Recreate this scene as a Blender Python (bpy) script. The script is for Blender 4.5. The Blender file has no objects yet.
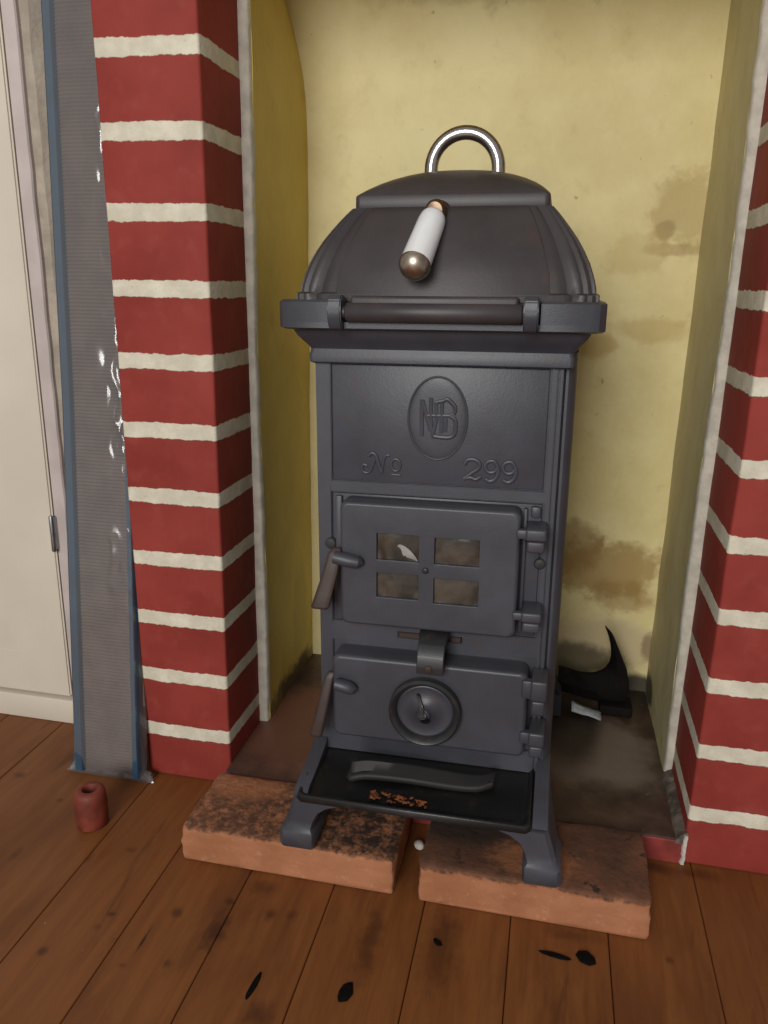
import bpy, bmesh, math, random
from mathutils import Vector, Matrix, noise
random.seed(4)
S = bpy.context.scene
COL = S.collection
PI = math.pi

# ------------------------------------------------------------------ helpers
def tag(o, label=None, cat=None, group=None, kind=None):
    if label: o['label'] = label
    if cat: o['category'] = cat
    if group: o['group'] = group
    if kind: o['kind'] = kind
    return o

def empty(name, loc, label, cat, rot=(0, 0, 0), group=None):
    o = bpy.data.objects.new(name, None)
    o.empty_display_size = .03
    COL.objects.link(o)
    o.location = loc
    o.rotation_euler = rot
    return tag(o, label, cat, group)

def build(name, bm, mat, parent=None, sharp=35, recalc=True, kind=None, loc=None):
    if recalc:
        bmesh.ops.recalc_face_normals(bm, faces=bm.faces)
    me = bpy.data.meshes.new(name)
    bm.to_mesh(me)
    bm.free()
    me.materials.append(mat)
    for p in me.polygons:
        p.use_smooth = True
    me.set_sharp_from_angle(angle=math.radians(sharp))
    o = bpy.data.objects.new(name, me)
    COL.objects.link(o)
    if parent: o.parent = parent
    if loc: o.location = loc
    if kind: o['kind'] = kind
    return o

def NB():
    return bmesh.new()

def box(bm, x0, x1, y0, y1, z0, z1, bev=0, seg=2, M=None):
    vs = [bm.verts.new((x, y, z)) for x in (x0, x1) for y in (y0, y1) for z in (z0, z1)]
    f = [(0, 1, 3, 2), (4, 6, 7, 5), (0, 4, 5, 1), (2, 3, 7, 6), (0, 2, 6, 4), (1, 5, 7, 3)]
    fs = [bm.faces.new([vs[i] for i in q]) for q in f]
    if bev:
        es = list({e for fc in fs for e in fc.edges})
        r = bmesh.ops.bevel(bm, geom=es, offset=bev, segments=seg, affect='EDGES', profile=.5)
        vs = list({v for fc in r['faces'] for v in fc.verts} | {v for v in vs if v.is_valid})
    if M is not None:
        for v in vs: v.co = M @ v.co
    return vs

def loft(bm, rings, cap0=True, cap1=True, closed=True):
    R = [[bm.verts.new(p) for p in r] for r in rings]
    n = len(R[0])
    for a, b in zip(R, R[1:]):
        for i in range(n if closed else n - 1):
            j = (i + 1) % n
            bm.faces.new((a[i], a[j], b[j], b[i]))
    if cap0: bm.faces.new(R[0][::-1])
    if cap1: bm.faces.new(R[-1])
    return R

def prism(bm, poly, y0, y1, bev=0):
    """poly in (x, z), extruded along y"""
    R = loft(bm, [[(x, y0, z) for x, z in poly], [(x, y1, z) for x, z in poly]])
    if bev:
        es = list({e for v in R[0] for e in v.link_edges} | {e for v in R[1] for e in v.link_edges})
        bmesh.ops.bevel(bm, geom=es, offset=bev, segments=2, affect='EDGES')

def lathe(bm, prof, M=Matrix(), seg=32):
    """prof: list of (r, h) around local z, placed by M"""
    rings = []
    for r, h in prof:
        rings.append([M @ Vector((max(r, 1e-5) * math.cos(2 * PI * k / seg), max(r, 1e-5) * math.sin(2 * PI * k / seg), h)) for k in range(seg)])
    loft(bm, rings)

def tube(bm, pts, rad, seg=12, flat=None):
    """round bar through pts; rad number or list; flat = (axis index, factor, base) squashes it"""
    pts = [Vector(p) for p in pts]
    n = len(pts)
    if not isinstance(rad, (list, tuple)): rad = [rad] * n
    rings = []
    up = None
    for i, p in enumerate(pts):
        t = (pts[min(i + 1, n - 1)] - pts[max(i - 1, 0)]).normalized()
        if up is None:
            up = Vector((0, 1, 0)) if abs(t.y) < .9 else Vector((0, 0, 1))
        u = (up - t * up.dot(t)).normalized()
        w = t.cross(u)
        up = u
        rings.append([p + (u * math.cos(2 * PI * k / seg) + w * math.sin(2 * PI * k / seg)) * rad[i] for k in range(seg)])
    if flat:
        ax, fac, base = flat
        for r in rings:
            for v in r: v[ax] = base + (v[ax] - base) * fac
    loft(bm, rings)

def axis_to(p, d):
    """matrix with local z along d at p"""
    d = Vector(d).normalized()
    return Matrix.Translation(p) @ d.to_track_quat('Z', 'Y').to_matrix().to_4x4()

def crom(pts, n=8):
    P = [Vector(p) for p in pts]
    P = [P[0] * 2 - P[1]] + P + [P[-1] * 2 - P[-2]]
    out = []
    for i in range(1, len(P) - 2):
        for k in range(n):
            t = k / n
            a, b, c, d = P[i - 1:i + 3]
            out.append(.5 * ((2 * b) + (c - a) * t + (2 * a - 5 * b + 4 * c - d) * t * t + (3 * b - a - 3 * c + d) * t ** 3))
    out.append(P[-2])
    return out

def subdivide(bm, cuts):
    bmesh.ops.subdivide_edges(bm, edges=bm.edges[:], cuts=cuts, use_grid_fill=True)

# ------------------------------------------------------------------ materials
class NT:
    def __init__(s, name):
        s.m = bpy.data.materials.new(name)
        s.m.use_nodes = True
        s.t = s.m.node_tree
        s.b = s.t.nodes['Principled BSDF']
        s.out = s.t.nodes['Material Output']
        s.tc = s.t.nodes.new('ShaderNodeTexCoord')
        s.P = s.tc.outputs['Object']
    def n(s, typ, **kw):
        nd = s.t.nodes.new(typ)
        for k, v in kw.items(): setattr(nd, k, v)
        return nd
    def link(s, a, b): s.t.links.new(a, b)
    def put(s, sock, v):
        if hasattr(v, 'node'): s.link(v, sock)
        else: sock.default_value = v
    def math(s, op, a, b=0.0, c=None, clamp=False):
        nd = s.n('ShaderNodeMath', operation=op, use_clamp=clamp)
        s.put(nd.inputs[0], a); s.put(nd.inputs[1], b)
        if c is not None: s.put(nd.inputs[2], c)
        return nd.outputs[0]
    def vmath(s, op, a, b):
        nd = s.n('ShaderNodeVectorMath', operation=op)
        s.put(nd.inputs[0], a); s.put(nd.inputs[1], b)
        return nd
    def noise(s, scale, detail=4, rough=.55, vec=None, dist=0):
        nd = s.n('ShaderNodeTexNoise')
        nd.inputs['Scale'].default_value = scale
        nd.inputs['Detail'].default_value = detail
        nd.inputs['Roughness'].default_value = rough
        nd.inputs['Distortion'].default_value = dist
        s.link(vec if vec else s.P, nd.inputs['Vector'])
        return nd.outputs['Fac']
    def scaled(s, v):
        return s.vmath('MULTIPLY', s.P, v).outputs[0]
    def ramp(s, f, lo, hi):
        nd = s.n('ShaderNodeMapRange', interpolation_type='SMOOTHSTEP')
        s.put(nd.inputs['Value'], f)
        nd.inputs['From Min'].default_value = lo
        nd.inputs['From Max'].default_value = hi
        return nd.outputs[0]
    def mix(s, f, a, b):
        nd = s.n('ShaderNodeMix', data_type='RGBA')
        s.put(nd.inputs[0], f)
        for sock, v in ((nd.inputs[6], a), (nd.inputs[7], b)):
            if hasattr(v, 'node'): s.link(v, sock)
            else: sock.default_value = (*v, 1)
        return nd.outputs[2]
    def sep(s):
        nd = s.n('ShaderNodeSeparateXYZ')
        s.link(s.P, nd.inputs[0])
        return nd.outputs
    def blob(s, c, r, wob=.5, nz=None, lo=0., hi=.5):
        """irregular patch at c with radii r (object space)"""
        d = s.vmath('DIVIDE', s.vmath('SUBTRACT', s.P, c).outputs[0], r).outputs[0]
        nd = s.n('ShaderNodeVectorMath', operation='LENGTH')
        s.link(d, nd.inputs[0])
        v = s.math('SUBTRACT', 1.0, nd.outputs['Value'])
        if nz is not None:
            v = s.math('ADD', v, s.math('MULTIPLY', s.math('SUBTRACT', nz, .5), wob * 2))
        return s.ramp(v, lo, hi)
    def bump(s, h, strength=.3, dist=.002, prev=None):
        nd = s.n('ShaderNodeBump')
        nd.inputs['Strength'].default_value = strength
        nd.inputs['Distance'].default_value = dist
        s.link(h, nd.inputs['Height'])
        if prev is not None: s.link(prev, nd.inputs['Normal'])
        s.link(nd.outputs[0], s.b.inputs['Normal'])
        return nd.outputs[0]
    def col(s, c): s.put(s.b.inputs['Base Color'], c if hasattr(c, 'node') else (*c, 1))
    def rough(s, v): s.put(s.b.inputs['Roughness'], v)

def simple(name, c, rough=.5, metal=0, var=.12, scale=40, bump=.15, bd=.0006):
    t = NT(name)
    f = t.noise(scale, 5)
    d = tuple(x * (1 - var * 2) for x in c); e = tuple(min(1, x * (1 + var)) for x in c)
    t.col(t.mix(t.ramp(f, .3, .7), d, e))
    t.rough(rough)
    t.b.inputs['Metallic'].default_value = metal
    if bump: t.bump(t.noise(scale * 6, 3), bump, bd)
    return t.m

def cast_iron(name, base, rust=.35, rough=.5, grain=.35):
    t = NT(name)
    a = t.noise(9, 6, .6); b = t.noise(60, 4); g = t.noise(700, 2, .5)
    c = t.mix(t.ramp(a, .35, .7), tuple(x * .8 for x in base), tuple(x * 1.2 for x in base))
    c = t.mix(t.math('MULTIPLY', t.ramp(b, .55, .75), rust), c, (.075, .045, .035))
    t.col(c)
    t.rough(t.math('ADD', t.math('MULTIPLY', a, .25), rough - .12))
    t.b.inputs['Specular IOR Level'].default_value = .55
    n1 = t.bump(t.noise(120, 3), .12, .0008)
    t.bump(g, grain, .0003, n1)
    return t.m

IRON = cast_iron('cast_iron', (.052, .053, .066), rough=.43)
IRON_TOP = cast_iron('cast_iron_dome', (.046, .038, .040), rust=.5, rough=.46)
IRON_BLACK = cast_iron('cast_iron_black', (.008, .0075, .0075), rust=.2, rough=.36)
IRON_DARK = cast_iron('cast_iron_dark', (.026, .025, .027), rust=.6, rough=.42)
RUSTY = cast_iron('rusty_brown_iron', (.048, .026, .020), rust=.4, rough=.5)
IRON_MATT = cast_iron('sooty_iron', (.008, .006, .006), rust=.08, rough=.75)
IRON_GRIP = cast_iron('worn_grip_iron', (.011, .010, .010), rust=.2, rough=.62)
CHROME = simple('polished_steel', (.55, .51, .48), .22, 1, .06, 60, .02)
BRASS = simple('worn_nickel', (.48, .40, .32), .36, 1, .2, 90, .05)
BRASS_DARK = simple('brown_tarnished_metal', (.22, .15, .10), .42, 1, .25, 90, .08)
PORCELAIN = simple('white_porcelain', (.88, .89, .91), .15, 0, .02, 30, 0)
PORCELAIN.node_tree.nodes['Principled BSDF'].inputs['Coat Weight'].default_value = .4

# mica panes
def mica_mat():
    t = NT('mica')
    f = t.noise(26, 5, .6, dist=.8)
    t.col(t.mix(t.ramp(f, .35, .68), (.030, .025, .019), (.080, .062, .044)))
    t.rough(.22)
    t.b.inputs['Coat Weight'].default_value = .5
    t.bump(t.noise(30, 3, dist=1), .25, .002)
    return t.m
MICA = mica_mat()
MICA_FLAKE = simple('highlight_mica_flake', (.5, .48, .45), .25, .3, .1, 60, .1)

COURSE, Z1, BAND = .0750, .0552, .0178
def brick_paint():
    t = NT('red_painted_brick')
    x, y, z = t.sep()
    n1 = t.noise(22, 4); n2 = t.noise(110, 4, .6)
    wob = t.math('ADD', t.math('MULTIPLY', t.math('SUBTRACT', n1, .5), .006), t.math('MULTIPLY', t.math('SUBTRACT', n2, .5), .0048))
    u = t.math('ADD', t.math('SUBTRACT', z, Z1 - COURSE), wob)
    k = t.math('MODULO', u, COURSE)
    band = t.math('MULTIPLY', t.ramp(k, 0, .0012), t.math('SUBTRACT', 1, t.ramp(k, BAND - .0006, BAND + .0006)))
    band = t.math('MULTIPLY', band, t.math('GREATER_THAN', z, .03))
    n3 = t.noise(7, 5, .6); n4 = t.noise(45, 4)
    red = t.mix(t.ramp(n3, .3, .7), (.235, .030, .022), (.33, .050, .037))
    red = t.mix(t.math('MULTIPLY', t.ramp(n4, .5, .8), .35), red, (.38, .085, .065))
    white = t.mix(t.ramp(n4, .35, .75), (.64, .585, .46), (.80, .745, .60))
    white = t.mix(t.math('MULTIPLY', t.ramp(t.noise(260, 3), .6, .75), .4), white, (.33, .26, .18))
    t.col(t.mix(band, red, white))
    t.rough(t.math('ADD', .72, t.math('MULTIPLY', band, .1)))
    t.b.inputs['Specular IOR Level'].default_value = .25
    h = t.math('ADD', t.math('MULTIPLY', band, t.math('ADD', .5, t.noise(160, 4))), t.math('MULTIPLY', t.noise(70, 4), .3))
    t.bump(h, .55, .0016)
    return t.m
BRICKPAINT = brick_paint()

def plaster(name, base, lo, stains=(), tint=(.30, .17, .035), bumpy=.3, specks=True):
    t = NT(name)
    f = t.noise(5, 7, .65); g = t.noise(26, 6, .65)
    c = t.mix(t.ramp(f, .33, .66), lo, base)
    c = t.mix(t.math('MULTIPLY', t.ramp(g, .55, .8), .25), c, tint)
    for cen, rad, col, amt, wob in stains:
        c = t.mix(t.math('MULTIPLY', t.blob(cen, rad, wob, g), amt), c, col)
    if specks:
        c = t.mix(t.math('MULTIPLY', t.ramp(t.noise(70, 2), .74, .78), .45), c, (.16, .10, .04))
    t.col(c)
    t.rough(.6)
    n1 = t.bump(t.noise(14, 5), bumpy, .008)
    t.bump(t.noise(150, 4), bumpy, .0016, n1)
    return t.m
YB = .31
BACKWALL = plaster('pale_yellow_plaster', (.82, .715, .375), (.70, .58, .265), [
    ((.44, YB, .215), (.12, .1, .052), (.34, .195, .045), .75, .9),
    ((.40, YB, .245), (.05, .1, .05), (.26, .135, .026), .6, .8),
    ((.47, YB, .175), (.06, .1, .03), (.30, .165, .04), .5, .9),
    ((.455, YB, .10), (.11, .1, .05), (.58, .46, .27), .8, .4),
    ((.515, YB, .10), (.014, .1, .03), (.14, .07, .03), .6, .6),
    ((.505, YB, .69), (.065, .1, .06), (.44, .31, .10), .6, 1.),
    ((.476, YB, .668), (.016, .1, .014), (.28, .17, .05), .5, .5),
    ((.485, YB, .645), (.05, .1, .010), (.34, .21, .06), .5, .7),
    ((.445, YB, .64), (.05, .1, .035), (.52, .38, .13), .4, .9),
    ((.40, YB, .525), (.045, .1, .02), (.45, .28, .06), .55, .6),
    ((.47, YB, .545), (.06, .1, .02), (.5, .33, .09), .45, .6),
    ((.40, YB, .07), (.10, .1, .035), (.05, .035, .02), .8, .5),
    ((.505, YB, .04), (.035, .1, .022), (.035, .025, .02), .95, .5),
    ((.25, YB, .95), (.22, .1, .03), (.45, .37, .16), .5, .6)])  # duller yellow band along the top of the wall
REVEAL_L = plaster('ochre_plaster', (.68, .515, .125), (.58, .43, .09), [
    ((.01, .25, .13), (.1, .05, .1), (.42, .33, .08), .5, .5),
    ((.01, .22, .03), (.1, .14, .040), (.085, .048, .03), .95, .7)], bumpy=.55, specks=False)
REVEAL_R = plaster('grey_yellow_plaster', (.62, .55, .32), (.54, .48, .25), [
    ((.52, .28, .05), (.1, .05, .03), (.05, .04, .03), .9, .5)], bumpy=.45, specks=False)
WHITE_EDGE = simple('grey_white_plaster_edge', (.58, .53, .44), .7, 0, .1, 60, .5, .0012)

def hearth_mat():
    t = NT('stained_sheen_hearth')
    f = t.noise(9, 6, .65); g = t.noise(60, 5, .6)
    c = t.mix(t.ramp(f, .35, .65), (.045, .025, .018), (.13, .070, .05))
    c = t.mix(t.math('MULTIPLY', t.blob((.45, .13, .03), (.10, .10, .1), .6, f), .75), c, (.23, .18, .145))  # pale grey patch: sheen painted into the hearth colour
    c = t.mix(t.math('MULTIPLY', t.blob((.06, .1, .03), (.10, .14, .1), .4, f), .75), c, (.19, .072, .044))
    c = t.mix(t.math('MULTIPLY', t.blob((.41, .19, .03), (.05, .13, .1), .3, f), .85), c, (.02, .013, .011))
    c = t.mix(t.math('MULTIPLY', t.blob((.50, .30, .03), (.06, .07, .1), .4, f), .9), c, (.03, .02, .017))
    c = t.mix(t.math('MULTIPLY', t.ramp(g, .66, .74), .5), c, (.32, .24, .19))
    t.col(c); t.rough(t.math('ADD', .35, t.math('MULTIPLY', g, .3)))
    t.bump(g, .35, .0016)
    return t.m
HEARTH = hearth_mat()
RED_RISER = simple('red_paint', (.27, .042, .034), .55, 0, .15, 40, .3, .001)

def loose_brick_mat(name, dark, bare):
    t = NT(name)
    f = t.noise(16, 6, .65); g = t.noise(110, 5, .65)
    geo = t.n('ShaderNodeNewGeometry')
    x, y, z = t.sep()
    clean = t.mix(t.ramp(f, .3, .7), (.34, .128, .055), (.45, .185, .09))
    clean = t.mix(t.math('MULTIPLY', t.ramp(g, .58, .72), .3), clean, (.62, .36, .22))
    soot = t.mix(t.ramp(f, .3, .7), (.075, .033, .018), (.19, .075, .036))
    soot = t.mix(t.math('MULTIPLY', t.ramp(g, .5, .75), .5), soot, (.045, .022, .014))
    soot = t.mix(t.math('MULTIPLY', t.ramp(t.noise(60, 4, .65), .60, .70), .85), soot, (.012, .008, .007))
    soot = t.mix(t.math('MULTIPLY', t.blob(dark, (.085, .06, .08), .45, f), .8), soot, (.022, .014, .011))
    soot = t.mix(t.math('MULTIPLY', t.blob(bare, (.055, .035, .08), .5, g), .85), soot, (.34, .13, .055))
    edge = t.math('ADD', z, t.math('MULTIPLY', t.math('SUBTRACT', g, .5), .014))
    top = t.ramp(edge, .0385, .0430)
    t.col(t.mix(top, clean, soot))
    t.rough(.85)
    n1 = t.bump(t.noise(90, 5, .6), .5, .0022)
    t.bump(t.math('MULTIPLY', g, t.math('ADD', .25, top)), .5, .0018, n1)
    return t.m
LOOSE_A = loose_brick_mat('sooty_red_brick', (.075, -.005, .042), (-.075, .035, .042))
LOOSE_B = loose_brick_mat('sooty_red_brick', (-.075, .03, .042), (.0, -.02, .042))

JOINTS = [-.92, -.83, -.74, -.65, -.56, -.465, -.37, -.283, -.1, -.0107, .079, .170, .265, .351, .444, .537, .63, .72, .81, .90, .99, 1.08]
# knots, splits and old stains in the boards: x, y, half width, half length, strength
KNOTS = [(-.0711, -.2761, .0055, .0065, .7), (.0291, -.2056, .0065, .008, .6), (-.0321, -.2213, .005, .004, .7), (-.0365, -.2389, .0045, .004, .4), (.0137, -.2444, .0016, .020, .9),
         (.0482, -.262, .005, .006, .55), (.0087, -.2735, .006, .004, .5), (.076, -.2164, .012, .030, .75), (.119, -.1871, .006, .009, .6), (.140, -.1822, .007, .008, .45), (.0741, -.1803, .006, .005, .6),
         (.1448, -.2942, .016, .016, .6), (.222, -.20, .012, .055, .6), (.290, -.19, .022, .06, .5), (-.1862, -.0761, .006, .005, .5), (-.1773, -.1705, .006, .012, .4), (.41, -.145, .03, .01, .4),
         (.4985, -.1536, .004, .005, .5), (-.0614, -.135, .008, .005, .4), (-.2637, -.0437, .010, .008, .6), (.10, -.155, .02, .012, .5), (.50, -.03, .03, .012, .6), (.54, -.03, .03, .010, .5)]
def floor_mat():
    t = NT('varnished_boards')
    at = t.n('ShaderNodeAttribute', attribute_name='board')
    bid = at.outputs['Fac']
    off = t.n('ShaderNodeCombineXYZ'); t.link(t.math('MULTIPLY', bid, 17.0), off.inputs[1]); t.link(t.math('MULTIPLY', bid, 5.0), off.inputs[2])
    v = t.vmath('ADD', t.P, off.outputs[0]).outputs[0]
    v1 = t.vmath('MULTIPLY', v, (1, .09, 1)).outputs[0]
    v2 = t.vmath('MULTIPLY', v, (1, .3, 1)).outputs[0]
    grain = t.noise(85, 5, .6, vec=v1, dist=.6); fine = t.noise(330, 3, .6, vec=v1)
    patch = t.noise(11, 5, .62, vec=v2, dist=.5)
    c = t.mix(t.ramp(grain, .3, .72), (.185, .062, .017), (.245, .090, .025))
    c = t.mix(t.math('MULTIPLY', t.ramp(fine, .45, .75), .18), c, (.12, .045, .016))
    c = t.mix(t.math('MULTIPLY', t.ramp(patch, .46, .74), .7), c, (.085, .026, .010))
    c = t.mix(t.math('MULTIPLY', bid, .35), c, (.21, .070, .020))
    c = t.mix(t.math('MULTIPLY', t.ramp(t.noise(30, 4, .7, vec=v1, dist=1.), .58, .70), .55), c, (.07, .024, .010))
    # dark knots
    vor = t.n('ShaderNodeTexVoronoi'); vor.inputs['Scale'].default_value = 9
    t.link(t.vmath('MULTIPLY', v, (1.3, .55, 1)).outputs[0], vor.inputs['Vector'])
    dd = t.math('ADD', vor.outputs['Distance'], t.math('MULTIPLY', t.math('SUBTRACT', patch, .5), .12))
    c = t.mix(t.math('MULTIPLY', t.math('SUBTRACT', 1, t.ramp(dd, .03, .07)), .5), c, (.04, .014, .007))
    kn = t.noise(60, 4, .6)
    dark = None
    for x, y, rx, ry, a in KNOTS:
        k = t.math('MULTIPLY', t.blob((x, y, 0), (rx * 1.4, ry * 1.4, .05), .6, kn, .1, .95), a)
        dark = k if dark is None else t.math('MAXIMUM', dark, k)
    c = t.mix(dark, c, (.032, .010, .006))
    c = t.mix(t.math('MULTIPLY', t.ramp(t.noise(95, 2), .75, .78), .6), c, (.45, .33, .2))
    t.col(c)
    t.rough(t.math('ADD', .34, t.math('MULTIPLY', patch, .3)))
    t.b.inputs['Specular IOR Level'].default_value = .3
    t.bump(grain, .12, .0012)
    return t.m
FLOOR = floor_mat()
DOORPAINT = simple('cream_gloss_paint', (.72, .64, .53), .4, 0, .03, 8, .15, .0015)
PINKPAINT = simple('pinkish_old_paint', (.58, .50, .47), .55, 0, .06, 20, .25, .0012)
BEIGE = simple('bare_beige_plaster', (.46, .39, .31), .75, 0, .12, 35, .5, .0018)
STEEL = simple('dull_steel', (.36, .36, .38), .38, .9, .1, 80, .1)
RIB = simple('grey_brown_ribbed_paper', (.235, .165, .135), .7, 0, .1, 25, .2)
BLUE = simple('blue_edge_tape', (.028, .072, .125), .5, 0, .1, 30, .1)
TERRACOTTA = simple('terracotta', (.20, .036, .019), .6, 0, .18, 50, .3, .0012)
MARK_BLACK = simple('mark_black', (.004, .0035, .003), .9, 0, .2, 200, .6, .001)
for m_ in (MARK_BLACK, IRON_MATT):
    m_.node_tree.nodes['Principled BSDF'].inputs['Specular IOR Level'].default_value = .12
CHALK = simple('white_plaster_crumb', (.6, .55, .5), .8, 0, .1, 100, .5)
PAPER = simple('pale_blue_paper', (.40, .43, .45), .5, 0, .15, 60, .3)
ORANGE_RUST = simple('orange_rust', (.24, .065, .014), .85, 0, .35, 150, .6, .001)
CAULK = simple('grey_mortar', (.17, .135, .11), .8, 0, .3, 60, .7, .002)

def film_mat():
    m = bpy.data.materials.new('clear_plastic_film'); m.use_nodes = True
    t = m.node_tree; t.nodes.clear()
    out = t.nodes.new('ShaderNodeOutputMaterial')
    tr = t.nodes.new('ShaderNodeBsdfTransparent'); tr.inputs[0].default_value = (.93, .94, .95, 1)
    gl = t.nodes.new('ShaderNodeBsdfGlossy'); gl.inputs['Roughness'].default_value = .15
    df = t.nodes.new('ShaderNodeBsdfDiffuse'); df.inputs[0].default_value = (.62, .64, .66, 1)
    fr = t.nodes.new('ShaderNodeFresnel'); fr.inputs[0].default_value = 1.75
    tc = t.nodes.new('ShaderNodeTexCoord'); nz = t.nodes.new('ShaderNodeTexNoise')
    nz.inputs['Scale'].default_value = 16; nz.inputs['Detail'].default_value = 2; nz.inputs['Distortion'].default_value = .8
    t.links.new(tc.outputs['Object'], nz.inputs[0])
    bp = t.nodes.new('ShaderNodeBump'); bp.inputs['Strength'].default_value = .25; bp.inputs['Distance'].default_value = .003
    t.links.new(nz.outputs[0], bp.inputs['Height'])
    for n in (gl, fr): t.links.new(bp.outputs[0], n.inputs['Normal'])
    m1 = t.nodes.new('ShaderNodeMixShader'); m1.inputs[0].default_value = .11
    t.links.new(tr.outputs[0], m1.inputs[1]); t.links.new(df.outputs[0], m1.inputs[2])
    m2 = t.nodes.new('ShaderNodeMixShader')
    t.links.new(fr.outputs[0], m2.inputs[0]); t.links.new(m1.outputs[0], m2.inputs[1]); t.links.new(gl.outputs[0], m2.inputs[2])
    t.links.new(m2.outputs[0], out.inputs[0])
    return m
FILM = film_mat()

# ------------------------------------------------------------------ setting
XR, YR = .528, -.0156
HT = 1.55
# floor boards
bm = NB()
lay = bm.faces.layers.float.new('board')
for a, b in zip(JOINTS, JOINTS[1:]):
    n0 = len(bm.faces)
    g = .0004
    w = random.random()
    before = set(bm.faces)
    box(bm, a + g, b - g, -1.9, .6, -.022, 0, .0008, 1)
    for f in bm.faces:
        if f not in before: f[lay] = w
box_v = box(bm, JOINTS[0], JOINTS[-1], -1.9, .6, -.04, -.0225)
build('floor', bm, FLOOR, kind='structure')

def pier(name, x0, x1, y0, y1):
    bm = NB()
    box(bm, x0, x1, y0, y1, 0, HT, .003, 3)
    bmesh.ops.subdivide_edges(bm, edges=[e for e in bm.edges if abs(e.verts[0].co.z - e.verts[1].co.z) > 1], cuts=120)
    for v in bm.verts:      # slightly uneven hand-built courses
        k = noise.noise(Vector((v.co.x * 3, v.co.y * 3, v.co.z * 9)))
        v.co.x += .0012 * k
        v.co.y += .0008 * noise.noise(Vector((v.co.x * 5, 7.1, v.co.z * 11)))
    return build(name, bm, BRICKPAINT, kind='structure', sharp=50)
pier('wall_brick_pier_left', -.111, 0, 0, .145)
pier('wall_brick_pier_right', XR, .95, YR, .145)

# niche: back wall
bm = NB()
box(bm, -.08, .62, YB, YB + .05, 0, HT)
build('wall_back', bm, BACKWALL, kind='structure')

def reveal(name, mat, xf, xb, y0, y1, out, zs, z0):
    """plaster side of the niche; xf(z), xb(z) front/back x; out = x on the hidden side"""
    bm = NB()
    rings = []
    NY = 14
    for z in zs:
        r = []
        for k in range(NY + 1):
            t = k / NY
            x = xf(z) * (1 - t) + xb(z) * t
            x += .0016 * noise.noise(Vector((z * 14, t * 6, xf(0) * 9)))
            r.append((x, y0 + (y1 - y0) * t, max(z, z0)))
        r += [(out, y1, max(z, z0)), (out, y0, max(z, z0))]
        rings.append(r)
    loft(bm, rings)
    return build(name, bm, mat, kind='structure', sharp=50)
ZS = [.03 + i * .02 for i in range(76)]
def xlb(z):
    return .0090 if z < .78 else .0090 - .9 * (z - .78) ** 2 * 1.25
def xlf(z): return .0100 + .0012 * math.sin(z * 9) + .003 * max(0, (.35 - z))
def xrf(z): return XR - .0100 + .0012 * math.sin(z * 11 + 1)
def xrb(z): return XR - .0110 + .003 * min(1, max(0, (z - .1)))
reveal('wall_left', REVEAL_L, xlf, xlb, .109, YB + .02, -.10, ZS, .03)
reveal('wall_right', REVEAL_R, xrf, xrb, .109, YB + .02, .63, ZS, .03)

def edge_strip(name, x_in, x_out):
    """rough white plaster edge facing the room where the plaster meets the brick"""
    bm = NB()
    rings = []
    for i in range(151):
        z = .03 + i * .01
        if z > 1.53: break
        w = .0012 * noise.noise(Vector((z * 40, 3.3, x_out))) + .0007 * noise.noise(Vector((z * 130, 1.3, x_out)))
        a = x_in(z) + w; b = x_out
        d = .0010 * noise.noise(Vector((z * 60, 8.3, 0)))
        s = 1 if b > a else -1
        rings.append([(b + s * .004, .112, z), (b + s*.004, .1015 + d, z), (b - s * .0005, .1005 + d, z), (a + s * .002, .1012 + d, z), (a + s * .0002, .1035 + d, z), (a, .112, z)])
    loft(bm, rings)
    return build(name, bm, WHITE_EDGE, kind='structure', sharp=60)
edge_strip('trim_1', lambda z: xlf(z) + .0002, -.0005)
edge_strip('trim_2', lambda z: xrf(z) - .0002, XR + .0005)

# unseen chimney breast over the opening, hung low to shade the niche top
bm = NB()
box(bm, -.111, .95, 0, YB, .965, HT + .02)
build('wall_front_shade', bm, BACKWALL, kind='structure')

# hearth slab with red painted front
bm = NB()
box(bm, .0, XR - .0005, -.016, YB, 0, .03, .0015, 2)
subdivide(bm, 6)
for v in bm.verts:
    if v.co.z > .02: v.co.z += .0010 * noise.noise(v.co * 25)
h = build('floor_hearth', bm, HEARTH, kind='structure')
bm = NB(); box(bm, .0005, XR - .001, -.0185, -.0155, .0, .0285, .001, 1)
build('trim_3', bm, RED_RISER, kind='structure')
# rough mortar between hearth and right brick return
bm = NB()
rings = []
for i in range(24):
    y = -.019 + i * .0055
    w = .0010 * noise.noise(Vector((y * 40, 1, 2)))
    hh = .006 + .003 * noise.noise(Vector((y * 120, 5, 2)))
    rings.append([(XR + .001, y, .026), (XR + .001, y, .034 + hh), (XR - .006 + w, y, .033 + hh * .5), (XR - .010 + w * 2, y, .0308), (XR - .011 + w * 2, y, .026)])
loft(bm, rings)
build('trim_4', bm, CAULK, kind='structure')
bm = NB()
rings = []
for i in range(20):
    z = .001 + i * .0019
    w = .0022 * noise.noise(Vector((z * 160, 1, 7)))
    rings.append([(XR - .0035 + w, -.0175, z), (XR - .002 + w, -.0205, z), (XR + .0012 + w * .5, -.0205, z), (XR + .002, -.0165, z)])
loft(bm, rings)
build('trim_5', bm, CHALK, kind='structure')

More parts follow.
